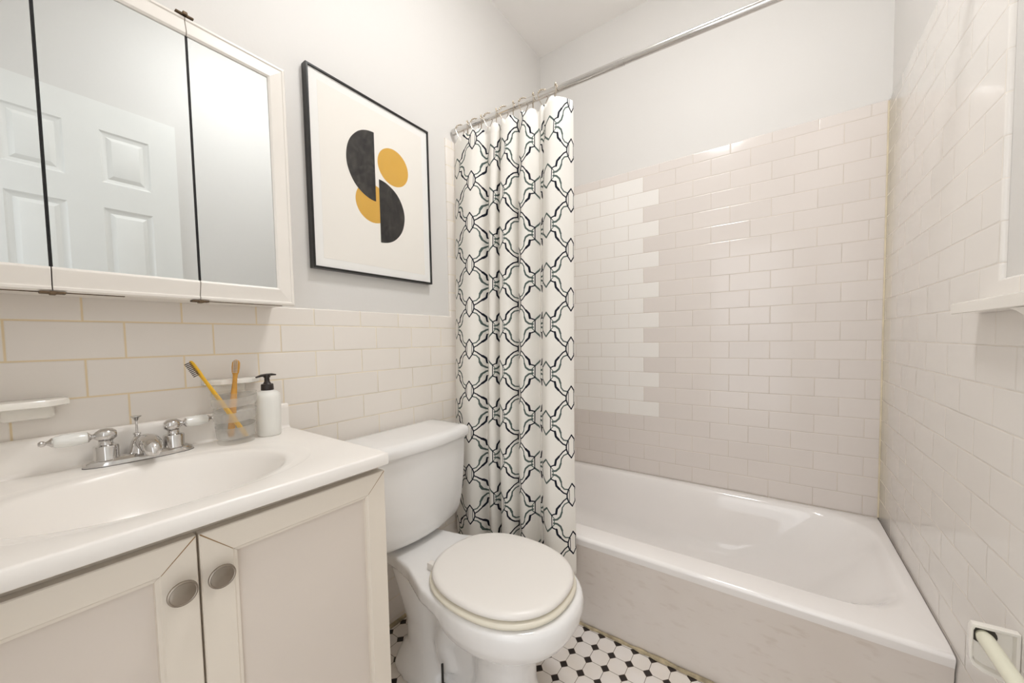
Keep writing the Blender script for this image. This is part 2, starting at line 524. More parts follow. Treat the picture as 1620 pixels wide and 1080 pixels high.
# ------------------------------------------------------------------ bathtub
def rrect(x0, x1, y0, y1, r, z, N_=128):
    """rounded rectangle sampled like se() so that lofts stay untwisted"""
    cx, cy, a, b = (x0 + x1) / 2, (y0 + y1) / 2, (x1 - x0) / 2, (y1 - y0) / 2
    out = []
    for i in range(N_):
        t = 2 * PI * i / N_
        c, s = math.cos(t), math.sin(t)
        k = 1.0 / max(abs(c), abs(s))
        px, py = c * k * a, s * k * b
        # round the corner
        qx, qy = abs(px) - (a - r), abs(py) - (b - r)
        if qx > 0 and qy > 0:
            l = math.hypot(qx, qy)
            px = math.copysign(a - r + qx / l * r, px); py = math.copysign(b - r + qy / l * r, py)
        out.append(Vector((cx + px, cy + py, z)))
    return out
tub = thing('bathtub', 'white alcove bathtub with a sloping right end, along the back wall', 'bathtub', (0.744, -0.38, 0))
bm = bmesh.new()
e = 0.0015
secs = [rrect(e, W - e, -0.746, -e, .003, 0.0), rrect(e, W - e, -0.750, -e, .003, 0.285), rrect(e, W - e, -0.7535, -e, .004, 0.298)]
for k in range(7):
    a = PI / 2 * k / 6
    o = 0.012 * (1 - math.sin(a)); o2 = 0.012 * (1 - math.cos(a))
    secs.append(rrect(e + o2 * .3, W - e - o2 * .3, -0.7606 + o2, -e - o2 * .3, .006, 0.3198 + 0.012 * math.sin(a)))
def basin(x0, x1, y0, y1, r, z): return rrect(x0, x1, y0, y1, r, z)
prof = [  # x0, x1, y0, y1, r, z
    (0.055, 1.462, -0.676, -0.040, .155, 0.3318), (0.060, 1.456, -0.670, -0.045, .16, 0.3305), (0.066, 1.448, -0.662, -0.052, .165, 0.326),
    (0.071, 1.438, -0.655, -0.058, .17, 0.316), (0.076, 1.424, -0.649, -0.065, .175, 0.298), (0.083, 1.402, -0.642, -0.072, .18, 0.272), (0.090, 1.374, -0.634, -0.080, .185, 0.24), (0.10, 1.335, -0.626, -0.088, .19, 0.20),
    (0.112, 1.29, -0.616, -0.098, .195, 0.158), (0.125, 1.245, -0.604, -0.110, .20, 0.120), (0.14, 1.20, -0.588, -0.125, .20, 0.094), (0.165, 1.15, -0.565, -0.148, .19, 0.076), (0.20, 1.09, -0.53, -0.18, .165, 0.066), (0.3, 1.0, -0.45, -0.26, .09, 0.062)]
for q in prof: secs.append(basin(*q))
loft(bm, secs, cap0=False, cap1=True)
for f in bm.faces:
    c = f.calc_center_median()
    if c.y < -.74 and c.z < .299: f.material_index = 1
o = obj('tub_shell', bm, [M_TUB, M_APR], tub, angle=60)
bm = bmesh.new(); lathe(bm, [(0.001, 0.0), (0.033, 0.0), (0.034, 0.002), (0.028, 0.004), (0.001, 0.003)], at=(0.33, -0.355, 0.0625))
obj('drain', bm, M_CHR, tub)

# ------------------------------------------------------------------ curtain rod, rings, curtain
rodL, rodR = Vector((0.0, -0.755, 1.953)), Vector((W, -0.755, 1.898))
def rod_at(x): return rodL + (rodR - rodL) * (x / W)
rod = thing('shower_curtain_rod', 'polished steel shower curtain rod spanning from wall to wall above the bathtub', 'curtain rod', tuple(rodL))
bm = bmesh.new(); tube(bm, [rodL + Vector((0.004, 0, 0)), rod_at(0.75)], 0.0118, 24); obj('outer_tube', bm, M_STEEL, rod)
bm = bmesh.new(); tube(bm, [rod_at(0.75), rodR - Vector((0.004, 0, 0))], 0.0108, 24); obj('inner_tube', bm, M_STEEL, rod)
for P0, sgn in ((rodL, 1), (rodR, -1)):
    bm = bmesh.new(); tube(bm, [P0 + Vector((sgn * 0.0005, 0, 0)), P0 + Vector((sgn * 0.018, 0, 0))], [0.0130, 0.0126], 24)
    obj('end_cap', bm, M_STEEL, rod)

# plan of the folds: (x, y offset, half periods of the print)
ctrl = [(0.008, 0.004, -0.25), (0.030, -0.006, 0.0), (0.075, -0.020, 0.42), (0.128, -0.026, 0.95), (0.160, -0.014, 1.35), (0.176, 0.012, 1.62),
        (0.196, 0.004, 1.82), (0.222, -0.014, 2.05), (0.243, -0.008, 2.3), (0.250, 0.018, 2.7), (0.254, 0.022, 3.2), (0.264, -0.004, 3.75), (0.286, -0.022, 4.05), (0.318, -0.018, 4.5), (0.336, 0.010, 4.82),
        (0.344, 0.008, 4.9), (0.362, -0.014, 5.05), (0.392, -0.018, 5.45), (0.418, 0.006, 5.85), (0.428, 0.012, 6.0), (0.446, 0.000, 6.35), (0.462, 0.012, 6.7), (0.466, 0.020, 7.0), (0.462, 0.004, 7.35),
        (0.470, -0.018, 7.7), (0.506, -0.034, 8.08), (0.540, -0.026, 8.5), (0.562, -0.006, 8.9), (0.570, 0.008, 9.15)]
def crom(P, t):
    n = len(P) - 1; i = min(int(t * n), n - 1); f = t * n - i
    p0, p1, p2, p3 = P[max(i - 1, 0)], P[i], P[i + 1], P[min(i + 2, n)]
    return [0.5 * ((2 * b) + (-a + c) * f + (2 * a - 5 * b + 4 * c - d) * f * f + (-a + 3 * b - 3 * c + d) * f ** 3) for a, b, c, d in zip(p0, p1, p2, p3)]
ring_x = [0.041, 0.083, 0.125, 0.158, 0.195, 0.236, 0.274, 0.318, 0.366, 0.408, 0.452, 0.502]
bm = bmesh.new()
uvl = bm.loops.layers.uv.new('UVMap')
NU, NV = 420, 90
ZT, ZB = 1.918, 0.212
grid = []; guv = []
for i in range(NU + 1):
    x, dy, u = crom(ctrl, i / NU)
    col = []; cu = []
    near = min(abs(x - r) for r in ring_x)
    zt_ = rod_at(x).z - 0.036 - 0.014 * min(1, near / 0.021) ** 2 * (1 if x < 0.52 else 0.3) - (0.02 * max(0, (x - 0.51) / 0.06))
    for j in range(NV + 1):
        f = j / NV
        z = zt_ + (ZB - zt_) * f
        tt = (ZT - z) / (ZT - ZB)
        amp = 0.75 + 0.85 * min(1, tt * 5) + 0.1 * tt
        yb = -0.758 - 0.046 * min(1, tt * 1.3)
        sway = 0.0035 * math.sin(4.2 * tt + u * 1.1) * tt
        col.append(bm.verts.new((x + sway + 0.006 * tt * (x - 0.25) / 0.3, yb + dy * amp, z)))
        cu.append((u, (z - 1.272) / 0.171))
    grid.append(col); guv.append(cu)
for i in range(NU):
    for j in range(NV):
        f = bm.faces.new((grid[i][j], grid[i + 1][j], grid[i + 1][j + 1], grid[i][j + 1]))
        for lp, (a, b) in zip(f.loops, ((i, j), (i + 1, j), (i + 1, j + 1), (i, j + 1))): lp[uvl].uv = guv[a][b]
cur = obj('shower_curtain', bm, M_CUR, angle=180)
sm = cur.modifiers.new('thickness', 'SOLIDIFY'); sm.thickness = 0.0007; sm.offset = 0
tag(cur, 'white shower curtain with a navy and grey-green trellis print, gathered beside the toilet', 'shower curtain')

ordinal = ['first', 'second', 'third', 'fourth', 'fifth', 'sixth', 'seventh', 'eighth', 'ninth', 'tenth', 'eleventh', 'twelfth']
def make_ring(loc, rz):
    bm = bmesh.new(); pts = []
    for k in range(24):
        a = 2 * PI * k / 24
        r = 0.0195
        y = r * math.sin(a); z = r * math.cos(a)
        if z < 0: z *= 1.95; y *= (1 - 0.45 * (-z / (r * 1.95)))
        pts.append((0, y, z))
    tube(bm, pts, 0.0013, 8, closed=True)
    o = obj('curtain_ring', bm, M_RING)
    bm = bmesh.new()
    for k in range(-3, 4):
        a = k * 0.36
        bmesh.ops.create_uvsphere(bm, u_segments=10, v_segments=8, radius=0.0033, matrix=Matrix.Translation((0, 0.0197 * math.sin(a), 0.0197 * math.cos(a))))
    b = obj('roller_beads', bm, M_RING, o)
    o.location = loc; o.rotation_euler = (0, 0, rz)
    return o
first = None
for k, x in enumerate(ring_x):
    p = rod_at(x); rz = 0.62 if k % 2 else -0.95
    if first is None:
        o = first = make_ring(p + Vector((0, 0, 0.0)), rz)
    else:
        o = first.copy(); COL.objects.link(o)
        for ch in first.children:
            c = ch.copy(); COL.objects.link(c); c.parent = o
        o.location = p; o.rotation_euler = (0, 0, rz)
    if k == 0: lab = 'beaded metal curtain ring nearest the left wall'
    elif k == 11: lab = 'beaded metal curtain ring at the free right edge of the curtain'
    else: lab = '%s beaded metal curtain ring on the rod, counted from the left wall' % ordinal[k]
    tag(o, lab, 'curtain ring', 'beaded rings holding the shower curtain')

# ------------------------------------------------------------------ vanity
M_MITRE = simple('mitre_gap', (150, 118, 78), 0.7)
VX, VY0, VY1 = 0.442, -2.106, -1.480      # carcass front, left, right
van = thing('vanity_cabinet', 'cream two-door vanity cabinet under the sink top', 'cabinet', (0.22, -1.793, 0))
bm = bmesh.new()
t_ = .016
box(bm, 0.0015, VX, VY0, VY0 + t_, 0.09, 0.7885); box(bm, 0.0015, VX, VY1 - t_, VY1, 0.09, 0.7885)
box(bm, 0.0015, VX, VY0 + t_ - .001, VY1 - t_ + .001, 0.09, 0.106)
box(bm, VX - t_, VX, VY0 + t_ - .001, VY1 - t_ + .001, 0.7, 0.7885); box(bm, VX - t_, VX, VY0 + t_ - .001, VY1 - t_ + .001, 0.105, 0.15)
box(bm, VX - t_, VX, -1.815, -1.773, 0.149, 0.701)
box(bm, 0.0015, VX - 0.05, VY0 + 0.01, VY1 - 0.001, 0.0, 0.092)
obj('cabinet_body', bm, M_VAN, van)
def frame_bar(bm, prof, A, B, sa, sb, origin):
    """mitred bar: prof = [(inward distance, x)], A->B run along the outer edge, sa/sb mitre slopes"""
    secs = []
    for P_, s_ in ((A, sa), (B, sb)):
        row = []
        for d, x in prof:
            y = P_[0] + origin[0] * d + s_[0] * d; z = P_[1] + origin[1] * d + s_[1] * d
            row.append(Vector((x, y, z)))
        secs.append(row)
    loft(bm, secs)
def vanity_door(y0, y1, hy, label_side):
    z0, z1, fw = 0.105, 0.774, 0.046
    xb, xf = VX + 0.0015, 0.4605
    prof = [(0, xb), (0, xf - 0.0015), (0.0015, xf), (fw - 0.006, xf), (fw - 0.004, xf - 0.002), (fw, xf - 0.0025), (fw + .001, xf - 0.008), (fw + .001, xb)]
    bm = bmesh.new()
    g = 0.00025
    frame_bar(bm, prof, (y0 + g, z1), (y1 - g, z1), (1, 0), (-1, 0), (0, -1))
    frame_bar(bm, prof, (y0 + g, z0), (y1 - g, z0), (1, 0), (-1, 0), (0, 1))
    frame_bar(bm, prof, (y0, z0 + g), (y0, z1 - g), (0, 1), (0, -1), (1, 0))
    frame_bar(bm, prof, (y1, z0 + g), (y1, z1 - g), (0, 1), (0, -1), (-1, 0))
    d = obj('door', bm, M_VAN, van, angle=25)
    bm = bmesh.new(); box(bm, xb, xf - 0.0085, y0 + fw * .9, y1 - fw * .9, z0 + fw * .9, z1 - fw * .9)
    obj('door_panel', bm, M_VAN2, d)
    # dark hairline in the mitre joints
    for (ya, s) in ((y0, 1), (y1, -1)):
        bm = bmesh.new()
        quad(bm, [(xf + .0002, ya + s * .0004, z1 - .0016), (xf + .0002, ya + s * .0016, z1 - .0004), (xf + .0002, ya + s * (fw - .006), z1 - (fw - .0066)), (xf + .0002, ya + s * (fw - .0066), z1 - (fw - .006))])
        obj('mitre_joint', bm, M_MITRE, d, smooth=False)
    bm = bmesh.new()
    lathe(bm, [(0.0065, xf - .0005), (0.0058, xf + 0.006), (0.0065, xf + 0.011), (0.0155, xf + 0.0145), (0.0172, xf + 0.0175), (0.0168, xf + 0.0195), (0.0150, xf + 0.0205), (0.0142, xf + .0200), (0.010, xf + 0.0215), (0.0, xf + 0.0222)], axis='X', at=(0, hy, 0.7065))
    obj('knob', bm, M_NICK, d)
vanity_door(VY0 + 0.001, -1.7955, -1.8175, 'left')
vanity_door(-1.7925, -1.4775, -1.7725, 'right')

# sink top with integral basin and backsplash
top = thing('sink_countertop', 'off-white moulded sink top with oval basin and backsplash on the vanity', 'sink', (0.24, -1.793, 0.79))
bm = bmesh.new()
TY0, TY1, TX = -2.116, -1.474, 0.4755
ZS = 0.815
NB = 128
def rr2(x0, x1, y0, y1, r, z): return rrect(x0, x1, y0, y1, r, z, NB)
secs = [rr2(0.0015, TX - .002, TY0 + .002, TY1 - .002, .004, 0.7895), rr2(0.0015, TX, TY0, TY1, .005, 0.792), rr2(0.0015, TX, TY0, TY1, .006, ZS - 0.0035),
        rr2(0.0015, TX - 0.001, TY0 + .001, TY1 - .001, .006, ZS - 0.001), rr2(0.0015, TX - 0.0035, TY0 + .0035, TY1 - .0035, .006, ZS), rr2(0.0018, TX - 0.006, TY0 + .006, TY1 - .006, .006, ZS + .0001)]
bcx, bcy = 0.262, -1.793
def el(a, b, n, z, dx=0): return se(bcx + dx, bcy, a, b, n, z, NB)
secs += [el(0.170, 0.242, 2.3, ZS + .0003), el(0.167, 0.239, 2.3, ZS - 0.0005), el(0.160, 0.230, 2.3, ZS - 0.0022), el(0.156, 0.212, 2.2, ZS - 0.0028),
         el(0.1525, 0.197, 2.1, ZS - 0.0042), el(0.149, 0.190, 2.1, ZS - 0.008), el(0.145, 0.185, 2.05, ZS - 0.016), el(0.140, 0.178, 2, ZS - 0.029), el(0.133, 0.168, 2, ZS - 0.046), el(0.123, 0.154, 2, ZS - 0.066), el(0.109, 0.136, 2, ZS - 0.086),
         el(0.090, 0.111, 2, ZS - 0.104), el(0.066, 0.080, 2, ZS - 0.116), el(0.038, 0.045, 2, ZS - 0.122), el(0.018, 0.018, 2, ZS - 0.123)]
loft(bm, secs, cap0=False, cap1=True)
obj('basin_top', bm, M_TOP, top, angle=60)
bm = bmesh.new()
# backsplash with a coved foot
pr_ = [(0.0015, ZS - .004), (0.0015, 0.879), (0.004, 0.8825), (0.013, 0.8825), (0.0175, 0.879), (0.0185, 0.87)] + [(0.0185 + 0.008 * (1 - math.sin(a)), ZS + 0.008 * (1 - math.cos(a)) + .0003) for a in [PI / 2 - k * PI / 12 for k in range(7)]] + [(0.027, ZS - .004)]
loft(bm, [[Vector((x, y, z)) for x, z in pr_] for y in (TY0 + .001, TY1 - 0.001)])
obj('backsplash', bm, M_TOP, top, angle=50)
bm = bmesh.new(); lathe(bm, [(0.001, .0005), (0.021, .0005), (0.022, .003), (0.017, .004), (0.001, .004)], at=(bcx, bcy, ZS - .123))
obj('drain', bm, M_CHR, top)

# ------------------------------------------------------------------ faucet
FXc, FYc = 0.0525, -1.780
fa = thing('sink_faucet', 'chrome two-handle faucet with white porcelain levers behind the basin', 'faucet', (FXc, FYc, ZS))
bm = bmesh.new()
def stad(a, b, z, n=48):
    out = []
    for i in range(n):
        t = 2 * PI * i / n
        out.append(Vector((FXc + b * math.cos(t), FYc + (a - b) * math.copysign(min(1, abs(math.sin(t)) ** .6), math.sin(t)) + b * math.sin(t), z)))
    return out
loft(bm, [stad(.084, .0245, ZS + .0005), stad(.084, .0245, ZS + .003), stad(.082, .023, ZS + .009), stad(.076, .018, ZS + .0125), stad(.072, .0155, ZS + .0145), stad(.070, .013, ZS + .015)])
obj('base_plate', bm, M_CHR, fa)
bm = bmesh.new(); loft(bm, [stad(.0848, .0252, ZS + .0002), stad(.0848, .0252, ZS + .0012)])
obj('gasket', bm, M_DARK, fa)
for sgn in (-1, 1):
    hy = FYc + sgn * 0.051
    bm = bmesh.new()
    lathe(bm, [(0.0192, .012), (0.0192, .0145), (0.0180, .016), (0.0184, .037), (0.0172, .0395), (0.0115, .042), (0.0100, .046), (0.0105, .050)], at=(FXc, hy, ZS))
    h = obj('handle_body', bm, M_CHR, fa)
    bm = bmesh.new()
    lathe(bm, [(0.0001, -.0165), (0.007, -.0155), (0.0118, -.010), (0.0135, -.002), (0.0128, .006), (0.0085, .0125), (0.0048, .016), (0.0046, .018), (0.0100, .0225), (0.0104, .0235), (.0001, .0235)],
          axis='Y', at=(0, 0, 0))
    for v in bm.verts: v.co = Vector((v.co.x + FXc - (max(0, v.co.y) * .26 if sgn > 0 else 0), hy + sgn * v.co.y, v.co.z + ZS + .0605))
    obj('handle_ball', bm, M_CHR, h)
    bm = bmesh.new()
    lathe(bm, [(0.0001, .0232), (0.0095, .0235), (0.0110, .030), (0.0124, .042), (0.0124, .054), (0.0105, .063), (0.0082, .066), (.0001, .0662)], axis='Y')
    for v in bm.verts: v.co = Vector((v.co.x + FXc - (max(0, v.co.y) * .26 if sgn > 0 else 0), hy + sgn * v.co.y, v.co.z + ZS + .0605))
    tag(obj('lever', bm, M_LEVER, h), 'white porcelain lever')
    bm = bmesh.new()
    lathe(bm, [(0.0001, .0655), (0.0085, .066), (0.0085, .0678), (0.0048, .071), (0.0030, .074), (0.0052, .0765), (0.0056, .080), (.0035, .083), (.0001, .0838)], axis='Y')
    for v in bm.verts: v.co = Vector((v.co.x + FXc - (max(0, v.co.y) * .26 if sgn > 0 else 0), hy + sgn * v.co.y, v.co.z + ZS + .0605))
    obj('finial', bm, M_CHR, h)
bm = bmesh.new()
sp, sr = [], []
for x, z, r in ((-.014, .018, .010), (-.008, .024, .014), (0, .030, .0165), (.012, .0345, .0178), (.026, .036, .0185), (.040, .0345, .0182), (.053, .0305, .0168), (.063, .025, .0140), (.069, .020, .0105), (.0715, .0165, .006), (.072, .015, .001)):
    sp.append((FXc + x, FYc + .006, ZS + z)); sr.append(r)
tube(bm, sp, sr, 24)
lathe(bm, [(0.024, .013), (0.021, .018), (0.017, .028), (0.014, .038), (0.008, .046), (.001, .048)], at=(FXc - .004, FYc - .004, ZS), sx=.9, sy=.8)
obj('spout', bm, M_CHR, fa)
bm = bmesh.new()
lathe(bm, [(0.016, .012), (0.0145, .02), (0.0085, .038), (0.0052, .046), (0.0048, .049), (0.0062, .050), (0.0062, .053), (.002, .054), (.002, .078), (.0035, .080), (.0055, .0845), (.0088, .0875), (.0088, .089), (.004, .090), (.0001, .0902)], at=(FXc - .014, FYc - .004, ZS))
obj('lift_rod', bm, M_CHR, fa)

# ------------------------------------------------------------------ cup, brushes, bottle
cx_, cy_ = 0.080, -1.621
cup = thing('toothbrush_cup', 'clear tumbler with frosted bands holding two yellow toothbrushes', 'cup', (cx_, cy_, ZS))
def cupr(z): return 0.0365 + (z / 0.122) * 0.0095
bm = bmesh.new()
outer = [(cupr(z), z) for z in (0.001, .004, .03, .06, .09, .118)] + [(cupr(.122) - .0005, .1225)]
inner = [(cupr(z) - .0022, z) for z in (.120, .09, .06, .03, .010)] + [(0.001, .008)]
lathe(bm, [(0.001, .0006), (cupr(0) - .003, .0006)] + outer + inner, at=(cx_, cy_, ZS), N_=48)
obj('tumbler', bm, M_CLEAR, cup)
for z0, z1 in ((.094, .114), (.058, .080), (.018, .044)):
    bm = bmesh.new(); rws = []
    for zz in (z0, z1):
        rws.append([Vector((cx_ + (cupr(zz) + .0004) * math.cos(t), cy_ + (cupr(zz) + .0004) * math.sin(t), ZS + zz + .004 * math.sin(t - .6))) for t in [2 * PI * k / 48 for k in range(48)]])
    loft(bm, rws, False, False)
    tag(obj('frosted_band', bm, M_FROST, cup), 'frosted white band')
def brush(label, A, B, faceN, mat, bmat):
    """A bottom, B top of the brush; faceN the way the bristles point"""
    A = Vector(A); B = Vector(B); d = (B - A); L = d.length; d.normalize()
    n = Vector(faceN); n = (n - d * n.dot(d)).normalized(); s = d.cross(n)
    root = thing('toothbrush', label, 'toothbrush', tuple(A), 'toothbrushes in the cup')
    bm = bmesh.new(); secs = []
    for f, wd, th in ((0, .001, .001), (.004, .0042, .0025), (.05, .0055, .0032), (.3, .0058, .0034), (.55, .0050, .003), (.72, .0036, .0026), (.80, .0040, .0026), (.84, .0058, .0026), (.9, .0064, .0026), (.96, .0062, .0026), (.99, .0042, .0022), (1.0, .001, .001)):
        row = []
        for k in range(16):
            t = 2 * PI * k / 16
            row.append(A + d * (L * f) + s * wd * 1.3 * math.cos(t) + n * th * 1.35 * math.sin(t))
        secs.append(row)
    loft(bm, secs); obj('brush_handle', bm, mat, root)
    bm = bmesh.new()
    for i in range(9):
        for j in range(3):
            c = A + d * (L * (.835 + .148 * i / 8)) + s * ((j - 1) * .0033)
            tube(bm, [c + n * .002, c + n * .0125], [.0009, .0013], 6)
    obj('bristles', bm, bmat, root)
brush('yellow toothbrush leaning left in the cup, dark bristles to the left', (cx_ + .014, -1.604, ZS + .012), (0.056, -1.694, 1.016), (0.25, -1, -.35), M_BRY, M_BRIS)
brush('light wooden-yellow toothbrush standing upright in the cup, bristles to the front', (cx_ - .014, -1.628, ZS + .0115), (0.058, -1.606, 1.014), (1, -.45, 0), M_BRO, M_BRISW)

bx_, by_ = 0.074, -1.547
bot = thing('soap_bottle', 'white soap bottle with dark brown pump at the right end of the sink top', 'bottle', (bx_, by_, ZS))
bm = bmesh.new()
lathe(bm, [(0.001, .0006), (.024, .0006), (.0262, .003), (.0272, .02), (.0285, .06), (.0288, .09), (.0286, .100), (.0270, .1075), (.0225, .113), (.0160, .1165), (.0125, .118), (.0001, .118)], at=(bx_, by_, ZS), N_=40)
obj('bottle_body', bm, M_BOT, bot)
bm = bmesh.new()
lathe(bm, [(.001, .1175), (.0140, .1175), (.0143, .119), (.0138, .132), (.0128, .1335), (.0095, .134), (.0085, .1355), (.0062, .140), (.0058, .150), (.001, .150)], at=(bx_, by_, ZS), N_=28)
pc = obj('pump_collar', bm, M_PUMP, bot)
bm = bmesh.new()
lathe(bm, [(.001, .149), (.0075, .150), (.0082, .154), (.0075, .158), (.001, .1585)], at=(bx_, by_, ZS), N_=20, sx=1.1)
fd = Vector((0.35, -1, 0)).normalized()
p0 = Vector((bx_, by_, ZS + .156))
tube(bm, [p0 - fd * .026 + Vector((0, 0, -.001)), p0 - fd * .014 + Vector((0, 0, .0005)), p0, p0 + fd * .016 + Vector((0, 0, .0)), p0 + fd * .030 + Vector((0, 0, -.003))], [.0018, .0032, .0042, .0032, .0020], 10)
obj('pump_head', bm, M_PUMP, bot)

# ------------------------------------------------------------------ ceramic wall pieces
def ceramic_shelf(name, label, cat, wall, y0, y1, zt, depth, br, brz, hole=False):
    """plate with chamfered front corners over a rounded bracket; wall = (x, sign into room)"""
    wx, sg = wall
    root = thing(name, label, cat, (wx, (y0 + y1) / 2, zt))
    bm = bmesh.new(); c = 0.024
    out = [(0.0008, y0), (0.0008, y1), (depth - c * 1.1, y1), (depth - .004, y1 - c), (depth, y1 - c - .006), (depth, y0 + c + .006), (depth - .004, y0 + c), (depth - c * 1.1, y0)]
    secs = []
    for ins, z in ((.003, zt - .0135), (.0, zt - .0115), (0, zt - .003), (.0015, zt - .0005), (.003, zt)):
        ym = (y0 + y1) / 2
        row = []
        for q, y in out:
            qq = max(.0008, q - ins) if q > .001 else q
            row.append(Vector((wx + sg * qq, y - math.copysign(ins, y - ym), z)))
        secs.append(row)
    loft(bm, secs)
    obj('plate', bm, M_CER, root, angle=35)
    bm = bmesh.new()
    b0, b1 = br
    secs = []
    for q, ins in ((.0008, 0), (.012, 0), (.017, .003), (.019, .008)):
        row = rrect(b0 + ins, b1 - ins, brz + ins, zt - .011, .009, 0, 48)
        secs.append([Vector((wx + sg * q, p.x, p.y)) for p in row])
    loft(bm, secs)
    obj('bracket', bm, M_CER, root, angle=35)
ceramic_shelf('soap_dish', 'white ceramic soap dish shelf fixed to the tiles at the left edge, above the sink', 'soap dish', (0, 1), -2.055, -1.872, 0.956, 0.062, (-1.953, -1.889), .917)
ceramic_shelf('cup_holder', 'white ceramic cup holder fixed to the tiles behind the toothbrush cup', 'cup holder', (0, 1), -1.662, -1.545, 0.966, 0.05, (-1.645, -1.575), .925)
# towel bar shelf on the right wall
sh = thing('wall_shelf', 'white ceramic shelf with bracket on the right wall, cut by the picture edge', 'shelf', (W, -1.01, 1.10))
bm = bmesh.new()
secs = []
for y, th0, th1, dp in ((-0.798, 1.106, 1.086, .038), (-0.7995, 1.107, 1.085, .0395), (-0.88, 1.107, 1.085, .042), (-1.0, 1.107, 1.085, .044), (-1.1, 1.107, 1.085, .046), (-1.22, 1.107, 1.085, .046), (-1.2215, 1.106, 1.086, .044)):
    secs.append([Vector((W - .0008, y, th1)), Vector((W - dp + .0015, y, th1)), Vector((W - dp, y, th1 + .0015)), Vector((W - dp, y, th0 - .002)), Vector((W - dp + .002, y, th0)), Vector((W - .0008, y, th0))])
loft(bm, secs); obj('plate', bm, M_CER, sh, angle=30)
bm = bmesh.new()
secs = []
for z, dp, hw in ((1.0845, .042, .075), (1.080, .040, .055), (1.072, .036, .042), (1.066, .020, .034)):
    secs.append([Vector((W - .0008, -1.10 - hw, z)), Vector((W - dp, -1.10 - hw * .8, z)), Vector((W - dp, -1.10 + hw * .8, z)), Vector((W - .0008, -1.10 + hw, z))])
loft(bm, secs); obj('bracket', bm, M_CER, sh, angle=30)

# toilet paper holder on right wall: two ceramic posts with a plastic roller between their sockets
tp = thing('toilet_paper_holder', 'white ceramic paper holder with empty cream roller, low on the right wall', 'toilet paper holder', (W, -1.07, 0.51))
def post(yf, sgn):
    bm = bmesh.new()
    pr = [(.0008, .452), (.040, .462), (.052, .470), (.0555, .478), (.0555, .536), (.053, .5425), (.0008, .545)]
    cz_, cx2 = .505, .028
    secs = []
    for d, k in ((-.016, .96), (-.012, 1), (0, 1), (.0, .93), (-.0015, .86), (-.010, .80)):
        secs.append([Vector((W - (q if k == 1 else (cx2 + (q - cx2) * k)) if q > .001 or k < .95 else W - .0008, yf - sgn * d * -1 if False else yf + sgn * d, cz_ + (z - cz_) * k)) for q, z in pr])
    loft(bm, secs)
    o = obj('post', bm, M_CER, tp, angle=30)
    bm = bmesh.new(); tube(bm, [(W - .039, yf + sgn * -.0098, .524), (W - .039, yf + sgn * -.0088, .524)], .0165, 20)
    tag(obj('socket', bm, M_HOLE, o), 'dark socket round the roller end')
post(-.998, -1); post(-1.142, 1)
bm = bmesh.new(); tube(bm, [(W - .039, -.990, .524), (W - .039, -1.000, .5235), (W - .039, -1.140, .5235), (W - .039, -1.150, .524)], [.009, .0112, .0112, .009], 24)
obj('roller', bm, M_ROLL, tp)

# ------------------------------------------------------------------ medicine cabinet
mc = thing('medicine_cabinet', 'white framed three-mirror medicine cabinet above the sink', 'medicine cabinet', (0.06, -1.788, 1.15))
MY0, MY1, MZ0, MZ1 = -2.083, -1.493, 1.149, 1.743
bm = bmesh.new(); box(bm, 0.0005, 0.108, MY0 + .004, MY1 - .004, MZ0 + .003, MZ1 - .003, .001, 1)
obj('cabinet_box', bm, M_FRM, mc)
gaps = [MY0, -1.8885, -1.687, MY1]
FW = .042
prof = [(0, .1085), (0, .124), (.003, .128), (.007, .1285), (.009, .1265), (.012, .1265), (.034, .1335), (.038, .1335), (FW, .131), (FW, .1275), (FW, .1085)]
for k in range(3):
    y0, y1 = gaps[k] + (.0008 if k else 0), gaps[k + 1] - (.0008 if k < 2 else 0)
    bm = bmesh.new()
    Lm, Rm = (1 if k == 0 else 0), (1 if k == 2 else 0)
    frame_bar(bm, prof, (y0, MZ1), (y1, MZ1), (Lm, 0), (-Rm, 0), (0, -1))
    frame_bar(bm, prof, (y0, MZ0), (y1, MZ0), (Lm, 0), (-Rm, 0), (0, 1))
    if Lm: frame_bar(bm, prof, (y0, MZ0), (y0, MZ1), (0, 1), (0, -1), (1, 0))
    if Rm: frame_bar(bm, prof, (y1, MZ0), (y1, MZ1), (0, 1), (0, -1), (-1, 0))
    box(bm, .1086, .1212, y0 + .004, y1 - .004, MZ0 + .004, MZ1 - .004)
    d = obj('cabinet_door', bm, M_FRM, mc, angle=20)
    bm = bmesh.new()
    ma, mb = y0 + (FW - .001 if Lm else .0004), y1 - (FW - .001 if Rm else .0004)
    box(bm, .122, .1285, ma, mb, MZ0 + FW - .001, MZ1 - FW + .001)
    obj('mirror', bm, M_MIR, d, smooth=False)
    bm = bmesh.new()
    for yy in ([] if k == 0 else [ma]) + ([] if k == 2 else [mb]):
        box(bm, .1225, .1290, yy - .0010, yy + .0010, MZ0 + FW, MZ1 - FW)
    obj('mirror_edge', bm, M_DARK, d, smooth=False)
for gy in gaps[1:3]:
    for zz, s in ((MZ0, -1), (MZ1, 1)):
        bm = bmesh.new()
        box(bm, .112, .130, gy - .015, gy + .015, min(zz, zz + s * .004), max(zz, zz + s * .004), .0015, 2)
        box(bm, .116, .134, gy - .004, gy + .004, min(zz, zz + s * .006), max(zz, zz + s * .006), .001, 1)
        tag(obj('hinge', bm, M_RUST, mc), 'rusty metal hinge')
for y0, y1 in ((-2.06, -1.80), (-1.672, -1.52)):
    bm = bmesh.new(); box(bm, .110, .1165, y0, y1, MZ0 - .0012, MZ0 + .0002)
    tag(obj('rust_strip', bm, M_RUST, mc, smooth=False), 'rusty dark line under the cabinet door')

